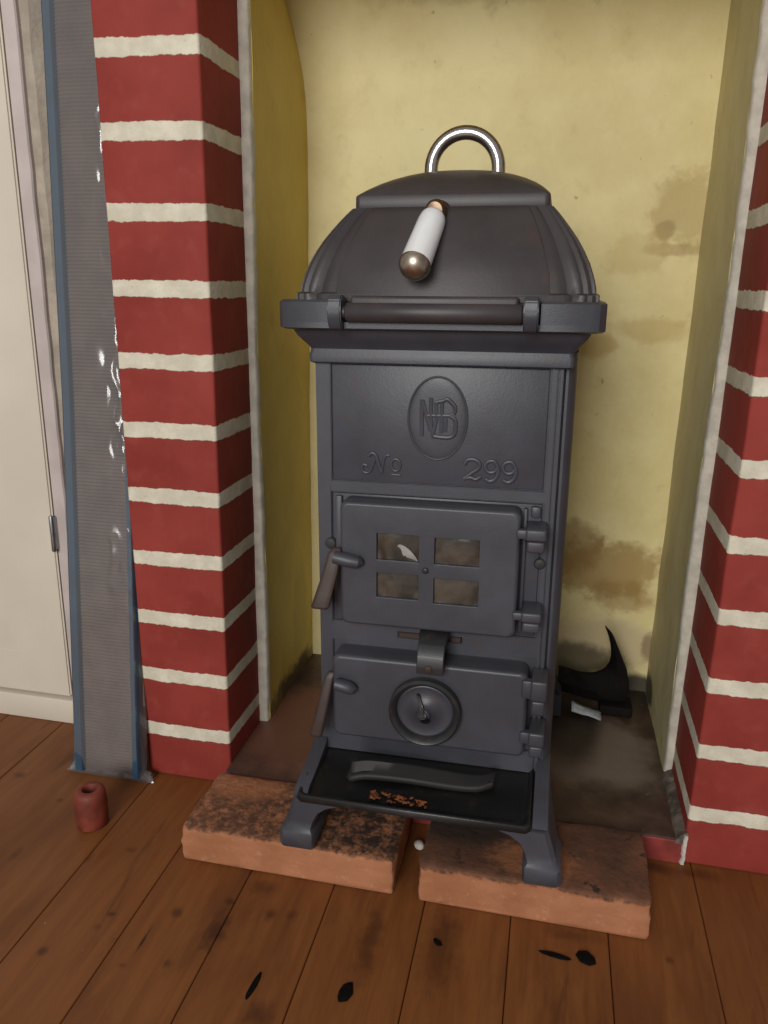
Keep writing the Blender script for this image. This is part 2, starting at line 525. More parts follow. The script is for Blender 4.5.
# wall recess between door and pier, door frame, door
bm = NB(); box(bm, -.262, -.105, .145, .2, 0, HT)
build('wall_side', bm, BEIGE, kind='structure')
bm = NB()
rings = []
for i in range(100):
    z = i * HT / 99
    w = .0022 * noise.noise(Vector((z * 22, 4, 4))) + .0012 * noise.noise(Vector((z * 70, 4, 4)))
    rings.append([(-.254, .16, z), (-.254, .0905, z), (-.2400 + w, .0920, z), (-.2360 + w, .0960, z), (-.2262 + w * .4, .1040, z), (-.2255, .16, z)])
loft(bm, rings)
build('trim_6', bm, BEIGE, kind='structure')
bm = NB()
rings = []
for i in range(100):
    z = i * HT / 99
    w = .0008 * noise.noise(Vector((z * 30, 9, 4))) + .0016 * max(0, noise.noise(Vector((z * 17, 9, 1))))
    rings.append([(-.2672, .16, z), (-.2672, .0835, z), (-.2522 + w, .0840, z), (-.2507 + w, .0860, z), (-.2507 + w, .16, z)])
loft(bm, rings)
build('trim_7', bm, PINKPAINT, kind='structure')

# the door: stiles and rails around a flat sunk panel
DX = -.2685
bm = NB()
prism(bm, [(-.92, .0405), (DX, .0405), (DX, HT), (DX - .0655, HT), (DX - .0655, .0985), (-.80, .0985), (-.80, HT), (-.92, HT)], .08, .105, .0022)
door = build('door_1', bm, DOORPAINT, kind='structure')
bm = NB(); box(bm, -.80, DX - .0668, .0806, .10, .0998, HT, .0004, 1)
build('door_panel', bm, DOORPAINT, door)
bm = NB()
box(bm, DX - .0004, DX + .0040, .0765, .084, .258, .301, .0008, 1)
box(bm, DX - .0035, DX - .0006, .0785, .084, .262, .298, .0004, 1)
lathe(bm, [(0, 0), (.0026, .0005), (.0032, .002), (.0032, .022), (.0027, .0223), (.0027, .0233), (.0032, .0236), (.0032, .047), (.0026, .0485), (0, .049)], Matrix.Translation((DX + .0008, .0765, .255)), 16)
tag(build('hinge', bm, STEEL, door), 'small dull steel butt hinge on the door edge')
bm = NB(); box(bm, -.92, -.2555, .077, .105, 0, .036, .002, 2)
build('baseboard_left', bm, DOORPAINT, kind='structure')

# ------------------------------------------------------------------ bricks under the stove
def loose_brick(x0, x1, y0, y1, hgt, seed, label, mat, rot=0):
    bm = NB()
    cx, cy = (x0 + x1) / 2, (y0 + y1) / 2
    hx, hy = (x1 - x0) / 2, (y1 - y0) / 2
    box(bm, -hx, hx, -hy, hy, 0, hgt, .003, 2)
    subdivide(bm, 5)
    subdivide(bm, 1)
    for v in bm.verts:
        p = v.co * 26 + Vector((seed, 0, 0)); q = v.co * 95 + Vector((0, seed, 0))
        if v.co.z > .003:
            k = .0016 * noise.noise(p) + .0009 * noise.noise(q)
            out = Vector((v.co.x / hx, v.co.y / hy, 0))
            out = Vector((out.x if abs(out.x) > .93 else 0, out.y if abs(out.y) > .93 else 0, 0))
            v.co += out * k * 1.4
            if v.co.z > hgt - .004: v.co.z += min(0, .0014 * noise.noise(q * 1.3) + k * .8)
            # chipped corners
            cr = abs(v.co.x) / hx + abs(v.co.y) / hy
            if cr > 1.9 and v.co.z > hgt * .6: v.co.xy *= .988
    o = build('brick', bm, mat, sharp=60, loc=(cx, cy, 0))
    o.rotation_euler = (0, 0, rot)
    return tag(o, label, 'brick', 'loose bricks under the stove feet')
loose_brick(.0010, .2315, -.1345, -.034, .0417, 1.7, 'sooty orange-red brick under the stove\'s left front foot, nearest the door', LOOSE_A)
loose_brick(.2580, .4805, -.1358, -.034, .0450, 5.2, 'sooty orange-red brick under the stove\'s right front foot, nearest the right brick pier', LOOSE_B)

# ------------------------------------------------------------------ the stove
st = empty('wood_stove', (.254, 0, .0435), 'tall black cast-iron stove with domed top, standing on two loose bricks in the yellow niche', 'stove', (0, -.0122, 0))
YC = .055
YF = -.06

# body core
def body_section(s=1.0, inset=0):
    h, fy, by = .1175, YF + .0036 + inset, .172
    h = .1128
    P = [(h - .001, fy), (h, fy + .001), (.1134, fy + .0055), (.1144, fy + .0060), (.1152, fy + .0036), (.1176, fy + .0034), (.1212, fy + .0070), (.1238, fy + .0135), (.1253, fy + .024), (.1256, fy + .034), (.1253, by)]
    return [(x, y) for x, y in P] + [(-.1253, by), (-.1253, YF + .030), (-.1170, YF + .006), (-.1165, fy)]
bm = NB()
loft(bm, [[(x, y, z) for x, y in body_section()] for z in (.070, .4967)])
build('body', bm, IRON, st)

def front_plate():
    """plate in front of the core with the recesses cut out"""
    xs = [-.1175, -.1128, -.1118, -.1020, .1020, .1078, .1092, .1175]
    bm = NB()
    def cell(x0, x1, z0, z1): box(bm, x0, x1, YF, YF + .0045, z0, z1)
    zt, zb = .4850, .0700
    P0, P1 = .3705, .4842          # name panel opening
    U0, U1 = .2217, .3592          # upper door surround
    L0, L1 = .0950, .2000          # lower door opening
    W = .1130
    holes = [(-.1022, .1022, P0, P1), (-.1030, .1030, U0, U1), (-.1035, .1045, L0, L1), (-.0347, .031, .2088, .2152)]
    xb = sorted({-.1172, W, .1083, .1095} | {h[0] for h in holes} | {h[1] for h in holes})
    zb_ = sorted({zb, .4967} | {h[2] for h in holes} | {h[3] for h in holes})
    vd = {}
    def V(x, y, z):
        k = (round(x, 6), round(y, 6), round(z, 6))
        if k not in vd: vd[k] = bm.verts.new((x, y, z))
        return vd[k]
    def solid(i, j):
        if i < 0 or j < 0 or i >= len(xb) - 1 or j >= len(zb_) - 1: return False
        x = (xb[i] + xb[i + 1]) / 2; z = (zb_[j] + zb_[j + 1]) / 2
        if .1083 < x < .1095 and z < .486: return False
        return not any(h[0] < x < h[1] and h[2] < z < h[3] for h in holes)
    y0, y1 = YF, YF + .0042
    for i in range(len(xb) - 1):
        for j in range(len(zb_) - 1):
            if not solid(i, j): continue
            x0, x1, z0, z1 = xb[i], xb[i + 1], zb_[j], zb_[j + 1]
            bm.faces.new((V(x0, y0, z0), V(x1, y0, z0), V(x1, y0, z1), V(x0, y0, z1)))
            bm.faces.new((V(x0, y1, z0), V(x0, y1, z1), V(x1, y1, z1), V(x1, y1, z0)))
            if not solid(i - 1, j): bm.faces.new((V(x0, y0, z0), V(x0, y0, z1), V(x0, y1, z1), V(x0, y1, z0)))
            if not solid(i + 1, j): bm.faces.new((V(x1, y0, z0), V(x1, y1, z0), V(x1, y1, z1), V(x1, y0, z1)))
            if not solid(i, j - 1): bm.faces.new((V(x0, y0, z0), V(x0, y1, z0), V(x1, y1, z0), V(x1, y0, z0)))
            if not solid(i, j + 1): bm.faces.new((V(x0, y0, z1), V(x1, y0, z1), V(x1, y1, z1), V(x0, y1, z1)))
    bmesh.ops.recalc_face_normals(bm, faces=bm.faces)
    es = [e for e in bm.edges if len(e.link_faces) == 2 and e.calc_face_angle(0) > 1.2 and all(v.co.y < YF + .001 for v in e.verts)]
    bmesh.ops.bevel(bm, geom=es, offset=.0008, segments=2, affect='EDGES')
    return build('front_plate', bm, IRON, st)
front_plate()

# name panel with emblem and lettering
bm = NB()
box(bm, -.1010, .1010, YF + .0008, YF + .0042, .3718, .4830, .0008, 2)
npanel = build('name_panel', bm, IRON, st)
def oval_ring(bm, cx, cz, a, b, r, y, n=64, flat=.8):
    rings = []
    for i in range(n):
        t = 2 * PI * i / n
        c, s = math.cos(t), math.sin(t)
        nrm = Vector((c / a, 0, s / b)).normalized()
        rings.append([Vector((cx + a * c, y, cz + b * s)) + nrm * r * math.cos(2 * PI * k / 8) + Vector((0, -1, 0)) * r * flat * math.sin(2 * PI * k / 8) for k in range(8)])
    rings.append(rings[0])
    loft(bm, rings, False, False)
    bmesh.ops.remove_doubles(bm, verts=bm.verts, dist=1e-6)
EX, EZ = .0007, .4348
bm = NB()
oval_ring(bm, EX, EZ, .0278, .0388, .0011, YF + .0008, flat=1.1)
# slightly sunk dished field inside the ring
build('emblem_ring', bm, IRON, npanel)
bm = NB()
loft(bm, [[(EX + .0272 * s * math.cos(2 * PI * k / 48), YF + .0009 - d, EZ + .0381 * s * math.sin(2 * PI * k / 48)) for k in range(48)] for s, d in ((1, 0), (.96, .0004), (.88, .0009), (.7, .0013), (.3, .0016), (.02, .0016))])
build('emblem_field', bm, IRON, npanel)

def strokes(bm, lst, y, flat=.55):
    for pts, r in lst:
        P = crom([(x, 0, z) for x, z in pts], 5) if len(pts) > 2 else [Vector((x, 0, z)) for x, z in pts]
        P = [Vector((p.x, y, p.z)) for p in P]
        tube(bm, P, r, 8, flat=(1, flat, y))
def zs(px, pz): return (EX + (px - 385) * .0001, EZ - (pz - 490) * .0001)
bm = NB()
R1 = .0021
mono = [([zs(236, 312), zs(240, 655)], R1), ([zs(242, 325), zs(322, 595)], R1), ([zs(322, 292), zs(324, 606)], R1),
        ([zs(370, 335), zs(375, 455)], R1), ([zs(270, 462), zs(545, 455)], R1 * .9), ([zs(425, 340), zs(425, 620)], R1), ([zs(380, 480), zs(345, 640), zs(365, 655)], R1),
        ([zs(468, 480), zs(464, 605)], R1 * .8),
        ([zs(370, 335), zs(440, 318), zs(470, 302), zs(510, 330), zs(546, 375), zs(540, 430), zs(500, 457)], R1),
        ([zs(500, 457), zs(548, 490), zs(558, 560), zs(545, 630), zs(500, 660), zs(430, 662), zs(355, 655)], R1)]
strokes(bm, mono, YF - .0004, .8)
build('emblem_monogram', bm, IRON, npanel)

# numerals 299 and the script No
def num2(x, z, w, h):
    return [([(x - w * .48, z + h * .22), (x - w * .30, z + h * .44), (x + w * .05, z + h * .48), (x + w * .36, z + h * .34), (x + w * .34, z + h * .08), (x - w * .1, z - h * .2), (x - w * .45, z - h * .42)], .0021),
            ([(x - w * .48, z - h * .44), (x - w * .1, z - h * .38), (x + w * .2, z - h * .45), (x + w * .5, z - h * .30)], .0020)]
def num9(x, z, w, h):
    return [([(x + w * .36, z + h * .18), (x + w * .1, z + h * .46), (x - w * .28, z + h * .40), (x - w * .4, z + h * .14), (x - w * .2, z - h * .06), (x + w * .15, z - h * .04), (x + w * .36, z + h * .18)], .0019),
            ([(x + w * .36, z + h * .2), (x + w * .38, z - h * .1), (x + w * .2, z - h * .38), (x - w * .1, z - h * .48), (x - w * .38, z - h * .38)], .0021)]
bm = NB()
strokes(bm, num2(.0350, .3880, .0165, .0205) + num9(.0530, .3876, .0155, .0205) + num9(.0695, .3874, .0155, .0205), YF + .0006, .95)
build('raised_number', bm, IRON, npanel)
bm = NB()
nx, nz = -.0570, .3880
scr = [([(nx - .0100, nz - .0015), (nx - .0135, nz - .0005), (nx - .0150, nz - .0045), (nx - .0125, nz - .0082), (nx - .0075, nz - .0075), (nx - .0040, nz + .000), (nx - .0015, nz + .0090)], .0015),
       ([(nx - .0085, nz + .0085), (nx - .0050, nz + .0112), (nx - .0015, nz + .0090), (nx + .0015, nz + .0), (nx + .0042, nz - .0080)], .0020),
       ([(nx + .0042, nz - .0080), (nx + .0058, nz + .001), (nx + .0080, nz + .0088), (nx + .0125, nz + .0100)], .0015)]
o_ = [(nx + .0182 + .0045 * math.cos(a), nz + .0005 + .0058 * math.sin(a)) for a in [2 * PI * k / 10 for k in range(11)]]
scr += [(o_, .0015), ([(nx + .0145, nz - .0088), (nx + .0225, nz - .0092)], .0012)]
strokes(bm, scr, YF + .0006, .95)
build('raised_lettering', bm, IRON, npanel)

# ---- upper fire door
bm = NB()
def ring_frame(bm, x0, x1, z0, z1, w, y0, y1):
    for a, b, c, d in ((x0, x1, z1 - w, z1), (x0, x1, z0, z0 + w), (x0, x0 + w, z0 + w, z1 - w), (x1 - w, x1, z0 + w, z1 - w)):
        box(bm, a, b, y0, y1, c, d)
# sunk surround inside the plate groove
bm = NB()
box(bm, -.1014, .1014, YF + .0006, YF + .0042, .2231, .3578, .0012, 2)
build('door_surround', bm, IRON, st)

DX0, DX1, DZ0, DZ1, DY = -.0890, .0835, .2290, .3560, -.0830
PANES = [(-.0527, -.0105, .2990, .3268), (.0035, .0470, .2985, .3263), (-.0527, -.0105, .2600, .2868), (.0035, .0475, .2583, .2855)]
def rrect(x0, x1, z0, z1, r, n=5):
    P = []
    for cx, cz, a0 in ((x1 - r, z1 - r, 0), (x0 + r, z1 - r, 90), (x0 + r, z0 + r, 180), (x1 - r, z0 + r, 270)):
        for k in range(n + 1):
            a = math.radians(a0 + 90 * k / n)
            P.append((cx + r * math.cos(a), cz + r * math.sin(a)))
    return P
def door_with_windows():
    bm = NB()
    def ring(ins, y):
        return [(x, y, z) for x, z in rrect(DX0 + ins, DX1 - ins, DZ0 + ins, DZ1 - ins, .0075 - ins * .8)]
    Rg = loft(bm, [ring(0, YF - .0002), ring(0, DY + .0042), ring(.0006, DY + .0022), ring(.0018, DY + .0007), ring(.0036, DY)], True, False)
    edges = []
    def loop_edges(vs): return [bm.edges.get((vs[i], vs[(i + 1) % len(vs)])) for i in range(len(vs))]
    edges += loop_edges(Rg[-1])
    for x0, x1, z0, z1 in PANES:
        w = [bm.verts.new((x, DY, z)) for x, z in rrect(x0, x1, z0, z1, .0008, 2)]
        v = [bm.verts.new((x, DY + .0004, z)) for x, z in rrect(x0 + .0004, x1 - .0004, z0 + .0004, z1 - .0004, .0007, 2)]
        u = [bm.verts.new((x, DY + .0046, z)) for x, z in rrect(x0 + .0004, x1 - .0004, z0 + .0004, z1 - .0004, .0007, 2)]
        n = len(w)
        for p, q in ((w, v), (v, u)):
            for i in range(n):
                bm.faces.new((p[i], p[(i + 1) % n], q[(i + 1) % n], q[i]))
        bm.faces.new(u)
        edges += loop_edges(w)
    bmesh.ops.triangle_fill(bm, edges=edges, use_beauty=True, use_dissolve=False, normal=(0, -1, 0))
    o = build('fire_door', bm, IRON, st, sharp=40)
    o.modifiers.new('weighted', 'WEIGHTED_NORMAL').keep_sharp = True
    return o
fdoor = door_with_windows()
tag(fdoor, 'upper fire door with four small windows')
for i, (x0, x1, z0, z1) in enumerate(PANES):
    bm = NB()
    nx_, nz_ = 12, 8
    rings = []
    for j in range(nz_ + 1):
        rings.append([(x0 + .0008 + (x1 - x0 - .0016) * k / nx_, DY + .0036 - .0012 * math.sin(PI * k / nx_) * math.sin(PI * j / nz_) + .0008 * noise.noise(Vector((k * .5 + i * 7, j * .5, i))), z0 + .0008 + (z1 - z0 - .0016) * j / nz_) for k in range(nx_ + 1)])
    loft(bm, rings, False, False, closed=False)
    back = [[(p[0], DY + .0044, p[2]) for p in r] for r in rings]
    loft(bm, back, False, False, closed=False)
    pane = build('window_pane', bm, MICA, fdoor, recalc=True)
    if i == 0:
        pane['label'] = 'cracked mica pane with a curled flake painted with a pale highlight'
# curled flake in the first window: peeling crescent, its highlight painted in as a pale colour
bm = NB()
rings = []
x0, x1, z0, z1 = PANES[0]
for k in range(17):
    t = k / 16
    x = x0 + .022 + (x1 - x0 - .0235) * t
    z = z0 + .0015 + .0155 * math.cos(t * PI / 2) ** .8
    w = .0026 * math.sin(PI * min(1, t * .9 + .1)) + .0004
    rings.append([(x, DY + .0016, z), (x - w * .9, DY + .0022, z - w), (x - w * 2.2, DY + .003, z - w * 2.4), (x - w * 2.2, DY + .0034, z - w * 2.4), (x, DY + .002, z)])
loft(bm, rings)
build('mica_flake', bm, MICA_FLAKE, fdoor)
# screw in the middle
def screw(parent, x, y, z, r=.0034, mat=IRON_DARK, name='screw'):
    bm = NB()
    M = axis_to((x, y, z), (0, -1, 0))
    lathe(bm, [(0, -.002), (r, -.002), (r, .0008), (r * .8, .0019), (r * .3, .0023), (0, .0023)], M, 20)
    return build(name, bm, mat, parent)
screw(fdoor, -.0042, DY, .2922, .0032)

# latch of a door: short round stub on the door plus a flat lever hanging outside
def latch(parent, zc, x_stub, lever, y):
    bm = NB()
    tube(bm, [(-.0925, y, zc + .003), (-.080, y - .001, zc + .0012), (x_stub - .004, y + .001, zc - .001), (x_stub, y + .003, zc - .0015)], [.0062, .0066, .0062, .003], 16)
    tube(bm, [(x_stub - .012, y + .002, zc), (x_stub - .012, YF - .02, zc)], .005, 12)
    h = build('latch_handle', bm, IRON, parent)
    bm = NB()
    rings = []
    for x, yy, z, w, t in lever:
        rings.append([(x - w, yy - t * .6, z), (x - w * .6, yy - t, z), (x + w * .6, yy - t, z), (x + w, yy - t * .6, z), (x + w, yy + t, z), (x - w, yy + t, z)])
    loft(bm, rings)
    bmesh.ops.bevel(bm, geom=bm.edges[:], offset=.0006, segments=1, affect='EDGES')
    tag(build('latch_lever', bm, RUSTY, h), 'flat rusty brown latch lever')
    return h
latch(fdoor, .2985, -.0655, [(-.0910, -.084, .3095, .0040, .002), (-.0930, -.087, .304, .0065, .0025), (-.0970, -.090, .285, .0076, .0028), (-.1020, -.093, .266, .0082, .0028), (-.1060, -.096, .2510, .0090, .0030), (-.1063, -.096, .2488, .0080, .0026)], -.0905)
screw(st, -.1035, YF - .003, .3060, .0058, IRON_DARK, 'bolt')
screw(st, .1023, YF - .001, .3000, .0055, IRON_DARK, 'bolt')

def hinge_block(parent, x0, x1, z0, z1, y0=-.091, split=.5, name='hinge'):
    bm = NB()
    zm = z0 + (z1 - z0) * split
    box(bm, x0, x1, y0, YF + .002, zm + .0004, z1, .0022, 3)
    box(bm, x0 + .0012, x1 - .0012, y0 + .0022, YF + .002, z0, zm - .0004, .0022, 3)
    # arm reaching on to the door face
    box(bm, x0 - .0085, x0 + .004, y0 + .003, y0 + .012, zm + .001, z1 - .0015, .0020, 2)
    return build(name, bm, IRON, parent)
hinge_block(fdoor, .0885, .1070, .3190, .3420)
hinge_block(fdoor, .0885, .1070, .2395, .2605)
# raised strip between the hinges
bm = NB(); box(bm, .0850, .0885, YF - .0055, YF + .001, .2300, .3545, .0012, 2)
box(bm, .0915, .1005, YF - .0060, YF + .001, .3460, .3570, .0022, 2)
build('hinge_post', bm, IRON, st)
# left edge strip of surround
bm = NB(); box(bm, -.0985, -.0915, YF - .004, YF + .001, .226, .3560, .0015, 2)
build('door_stop', bm, IRON, st)

# ---- bracket tab over lower door
bm = NB()
pf = [(YF + .002, .2235), (YF - .004, .2240), (YF - .016, .2225), (YF - .0285, .2165), (YF - .0355, .2075), (YF - .0372, .1980), (YF - .0365, .1905)]
rings = []
for i, (y, z) in enumerate(pf):
    w = .0145 if i < 3 else .0132
    d = Vector((0, pf[min(i + 1, 6)][0] - pf[max(i - 1, 0)][0], pf[min(i + 1, 6)][1] - pf[max(i - 1, 0)][1])).normalized()
    nn = Vector((0, d.z, -d.y)) * .0022
    xc = .0045
    rings.append([(xc - w, y + nn.y, z + nn.z), (xc + w, y + nn.y, z + nn.z), (xc + w, y - nn.y, z - nn.z), (xc - w, y - nn.y, z - nn.z)])
loft(bm, rings)
bmesh.ops.bevel(bm, geom=bm.edges[:], offset=.0008, segments=1, affect='EDGES')
brk = build('locking_tab', bm, IRON_DARK, st)
screw(brk, .0030, YF - .0385, .1965, .0042, RUSTY)
# slot lips
bm = NB()
box(bm, -.0340, -.010, YF - .0016, YF + .003, .2092, .2150, .0010, 1)
build('slot_insert', bm, RUSTY, st)
bm = NB()
box(bm, .0190, .0300, YF - .0016, YF + .003, .2092, .2150, .0010, 1)
build('slot_insert', bm, RUSTY, st)

# ---- lower ash door
bm = NB()
LX0, LX1, LZ0, LZ1, LY = -.0985, .0990, .1015, .1945, -.0840
def ring2(ins, y): return [(x, y, z) for x, z in rrect(LX0 + ins, LX1 - ins, LZ0 + ins, LZ1 - ins, .0085 - ins * .8)]
loft(bm, [ring2(0, YF + .003), ring2(0, LY + .0048), ring2(.0007, LY + .0025), ring2(.0021, LY + .0008), ring2(.0042, LY)])
adoor = build('ash_door', bm, IRON, st, sharp=50)
adoor.modifiers.new('weighted', 'WEIGHTED_NORMAL').keep_sharp = True
tag(adoor, 'lower ash door with a round air dial')
# air dial: raised ring, dished disc, wing knob
CX, CZ = -.0010, .1445
M = axis_to((CX, LY, CZ), (0, -1, 0))
bm = NB()
lathe(bm, [(.0300, -.001), (.0352, -.001), (.0366, .0035), (.0362, .0095), (.0338, .0120), (.0312, .0105), (.0292, .0070), (.0280, .0030), (.0280, -.001)], M, 48)
dial = build('air_dial_ring', bm, IRON_DARK, adoor)
bm = NB()
lathe(bm, [(.0283, -.0008), (.0283, .0042), (.0268, .0048), (.0235, .0040), (.0170, .0045), (.0100, .0075), (.0068, .0105), (.0060, .0140), (.0035, .0155), (0, .0158)], M, 48)
disc = build('air_dial_disc', bm, IRON, dial)
bm = NB()
rings = []
for t, w, hh in ((-.011, .0026, .011), (-.006, .0042, .0175), (0, .0052, .0195), (.004, .0040, .0170), (.010, .0022, .0120), (.0195, .0020, .0085), (.021, .0012, .0065)):
    d = Vector((-.36, .93)); nrm = Vector((.93, .36))
    b = d * t
    rings.append([M @ Vector(((b + nrm * w * s).x * 1, -(b + nrm * w * s).y * -1, h2)) for s, h2 in ((-1, .004), (1, .004), (.8, hh), (-.8, hh))])
loft(bm, rings)
bmesh.ops.bevel(bm, geom=bm.edges[:], offset=.0009, segments=2, affect='EDGES')
build('dial_knob', bm, IRON_BLACK, disc)

latch(adoor, .1625, -.0720, [(-.1000, -.078, .1720, .0035, .002), (-.1025, -.080, .166, .0050, .0025), (-.1065, -.084, .145, .0058, .0028), (-.1110, -.088, .122, .0062, .0028), (-.1150, -.090, .1045, .0068, .0030), (-.1153, -.090, .1020, .0058, .0026)], -.0915)
hinge_block(adoor, .1015, .1170, .1530, .1905, split=.42)
hinge_block(adoor, .1020, .1175, .1065, .1345, split=.45)

# ---- ash lip in front
bm = NB()
lipo = [(-.1225, YF + .004, .0755), (-.1220, -.139, .0655), (.1095, -.139, .0655), (.1125, YF + .004, .0755)]
# plate with raised rim: outer loop, rim top, inner loop, floor
def lip():
    bm = NB()
    def loop(ins, dz):
        return [(-.1195 + ins, YF + .0035, .0715 + dz), (-.1212 + ins, -.110, .0672 + dz), (-.1212 + ins + .0005, -.1375 + ins, .0630 + dz), (-.1165 + ins, -.1412 + ins, .0625 + dz),
                (.1050 - ins, -.1412 + ins, .0625 + dz), (.1094 - ins, -.1375 + ins, .0630 + dz), (.1098 - ins, -.110, .0672 + dz), (.1108 - ins, YF + .0035, .0715 + dz)]
    loft(bm, [loop(.002, -.006), loop(0, -.0045), loop(0, .0015), loop(.0009, .0028), loop(.003, .0030), loop(.0042, .0018), loop(.0060, -.0012), loop(.012, -.0017)])
    return build('ash_lip', bm, IRON_BLACK, st, sharp=50)
lipo = lip()
# pull bar lying over the lip: a curved, flat-backed grip
bm = NB()
bar = crom([(-.0790, -.0980, .0660, ), (-.0735, -.1035, .0685), (-.0560, -.1015, .0722), (-.0150, -.0990, .0720), (.0300, -.0975, .0700), (.0550, -.0965, .0712), (.0705, -.0900, .0740)], 6)
rings = []
for i, p in enumerate(bar):
    t = i / (len(bar) - 1)
    hh = .011 * (1 - .75 * t) * min(1, t * 8 + .1) + .0035
    rings.append([(p.x, p.y - .0035, p.z - .004), (p.x, p.y - .005, p.z), (p.x, p.y - .0030, p.z + .0028), (p.x + .0006, p.y + .002, p.z + .003), (p.x + .0012, p.y + .0065, p.z + hh), (p.x + .0012, p.y + .010, p.z + hh), (p.x + .0006, p.y + .010, p.z - .004)])
loft(bm, rings)
build('lip_handle', bm, IRON_GRIP, lipo, sharp=60)
# patch of loose orange rust on the lip
bm = NB()
for k in range(60):
    x = -.050 + .058 * random.random() ** 1.2; y = -.1215 + .010 * (random.random() - .5) - (x + .05) * .05
    r = .0008 + .0018 * random.random()
    zz = .0616 + (y + .1375) * .12
    lathe(bm, [(0, 0), (r, 0), (r * .8, r * .12), (r * .3, r * .18), (0, r * .19)], Matrix.Translation((x, y, zz)) @ Matrix.Rotation(random.random() * 6, 4, 'Z') @ Matrix.Diagonal((1.5, .8, 1, 1)), 7)
o = build('rust_flakes', bm, ORANGE_RUST, lipo)
o['kind'] = 'stuff'; o['label'] = 'orange rust flakes'

# ---- legs
def leg(sx, front, zf):
    """bracket leg: sx side, front/back, zf sole height"""
    bm = NB()
    def sec(z, xi, xo, yf_, yb_, c=.004):
        P = [(xi, yf_ + c), (xi + c * .6, yf_), (xo - c, yf_), (xo, yf_ + c), (xo, yb_), (xi, yb_)]
        if front: return [(sx * x, y, z) for x, y in P]
        return [(sx * x, 2 * YC - y, z) for x, y in P]
    S_ = [sec(zf, .1055, .1405, -.1385, -.098), sec(zf + .002, .1045, .1418, -.1395, -.097), sec(.0180, .1040, .1412, -.1395, -.095), sec(.0205, .1055, .1392, -.1380, -.094),
          sec(.0225, .1065, .1372, -.1365, -.090), sec(.032, .1040, .1342, -.1362, -.082), sec(.043, .0985, .1310, -.1362, -.070), sec(.050, .0890, .1288, -.1362, -.055), sec(.0545, .0760, .1275, -.1362, -.04), sec(.0570, .0600, .1268, -.1362, -.03)]
    S_.append(sec(.0578, .0600, .1262, -.134, -.03))
    loft(bm, S_)
    # cheek beside the lip rising to the body
    xi, xo = .1112, .1262
    ck = [(-.1345, .060), (-.1345, .0640), (-.128, .0675), (-.100, .0715), (-.075, .0770), (-.0585, .0840), (-.040, .0840), (-.03, .060)]
    ra = [(sx * xi, y if front else 2 * YC - y, z) for y, z in ck]
    rb = [(sx * (xo - .0008), y if front else 2 * YC - y, z) for y, z in ck]
    loft(bm, [ra, rb])
    return build('leg', bm, IRON, st, sharp=40)
leg(-1, True, .0003); leg(1, True, .0004)
leg(-1, False, -.0112); leg(1, False, -.0142)
# base pan closing the underside
bm = NB(); box(bm, -.121, .121, -.058, .170, .0585, .0712, .002, 1)
build('base_pan', bm, IRON_DARK, st)

# ---- cornice and dome
def sq(h, z, c, yc=YC, hy=None, n=4):
    hy = hy if hy else h
    P = []
    for qx, qy, a0 in ((1, 1, 0), (-1, 1, 90), (-1, -1, 180), (1, -1, 270)):
        for k in range(n + 1):
            a = math.radians(a0 + 90 * k / n)
            P.append((qx * (h - c) + c * math.cos(a), yc + qy * (hy - c) + c * math.sin(a), z))
    return P
bm = NB()
loft(bm, [sq(.1190, .4840, .004), sq(.1212, .4855, .004), sq(.1216, .4925, .004), sq(.1205, .4955, .004), sq(.1203, .4975, .004), sq(.1225, .5005, .006), sq(.1268, .5050, .007), sq(.1312, .5100, .008), sq(.1335, .5140, .009), sq(.1345, .5175, .009)])
build('cornice_moulding', bm, IRON, st, sharp=30)
bm = NB()
# lower thin shelf (full) + corner blocks with a sunk middle where the hinge bar lies
def slab_section(z, grow=0, cut=True):
    H, c = .1448 + grow, .013
    yf_ = YC - H
    P = [(H, YC + H - c), (H, yf_ + c), (H - c * .45, yf_ + c * .25), (H - c, yf_)]
    P += ([(.0905, yf_), (.0890, yf_ + .013), (-.0890, yf_ + .013), (-.0905, yf_)] if cut else [(.0905, yf_), (.0890, yf_ + .0005), (-.0890, yf_ + .0005), (-.0905, yf_)])
    P += [(-(H - c), yf_), (-(H - c * .45), yf_ + c * .25), (-H, yf_ + c), (-H, YC + H - c), (-(H - c), YC + H), (H - c, YC + H)]
    return [(x, y, z) for x, y in P]
loft(bm, [slab_section(.5160, -.003, False), slab_section(.5175, 0, False), slab_section(.5228, 0, False), slab_section(.5230, 0, True), slab_section(.5400, 0), slab_section(.5418, -.0022)])
cor = build('cornice', bm, IRON, st, sharp=30)

def dome_section(z, h, yc, ch):
    """square with ribbed corners; ch = half width of the flat on each side"""
    corner = []
    c0 = Vector((ch, ch))
    N = 18
    for k in range(N + 1):
        a = math.radians(90 * k / N)
        # superellipse-like round corner with two flutes
        e = .62
        px = ch + (h - ch) * abs(math.cos(a)) ** e
        py = ch + (h - ch) * abs(math.sin(a)) ** e
        t = k / N
        dep = .0052 * (math.exp(-((t - .10) / .065) ** 2) + math.exp(-((t - .90) / .065) ** 2)) + .0046 * (math.exp(-((t - .36) / .05) ** 2) + math.exp(-((t - .64) / .05) ** 2))
        d = Vector((px, py)).normalized()
        corner.append((px - d.x * dep, py - d.y * dep))
    P = []
    for rot in range(4):
        ca, sa = [(1, 0), (0, 1), (-1, 0), (0, -1)][rot]
        for x, y in corner:
            P.append((x * ca - y * sa, yc + x * sa + y * ca, z))
    return P
prof = [(.5405, .1345, .105), (.5470, .1345, .105), (.5485, .1318, .100), (.5550, .1308, .099), (.5640, .1283, .0968), (.5740, .1245, .0940), (.5840, .1195, .0910), (.5940, .1135, .0880), (.6030, .1068, .0845), (.6110, .1005, .0810), (.6170, .0955, .0780), (.6225, .0905, .0745)]
bm = NB()
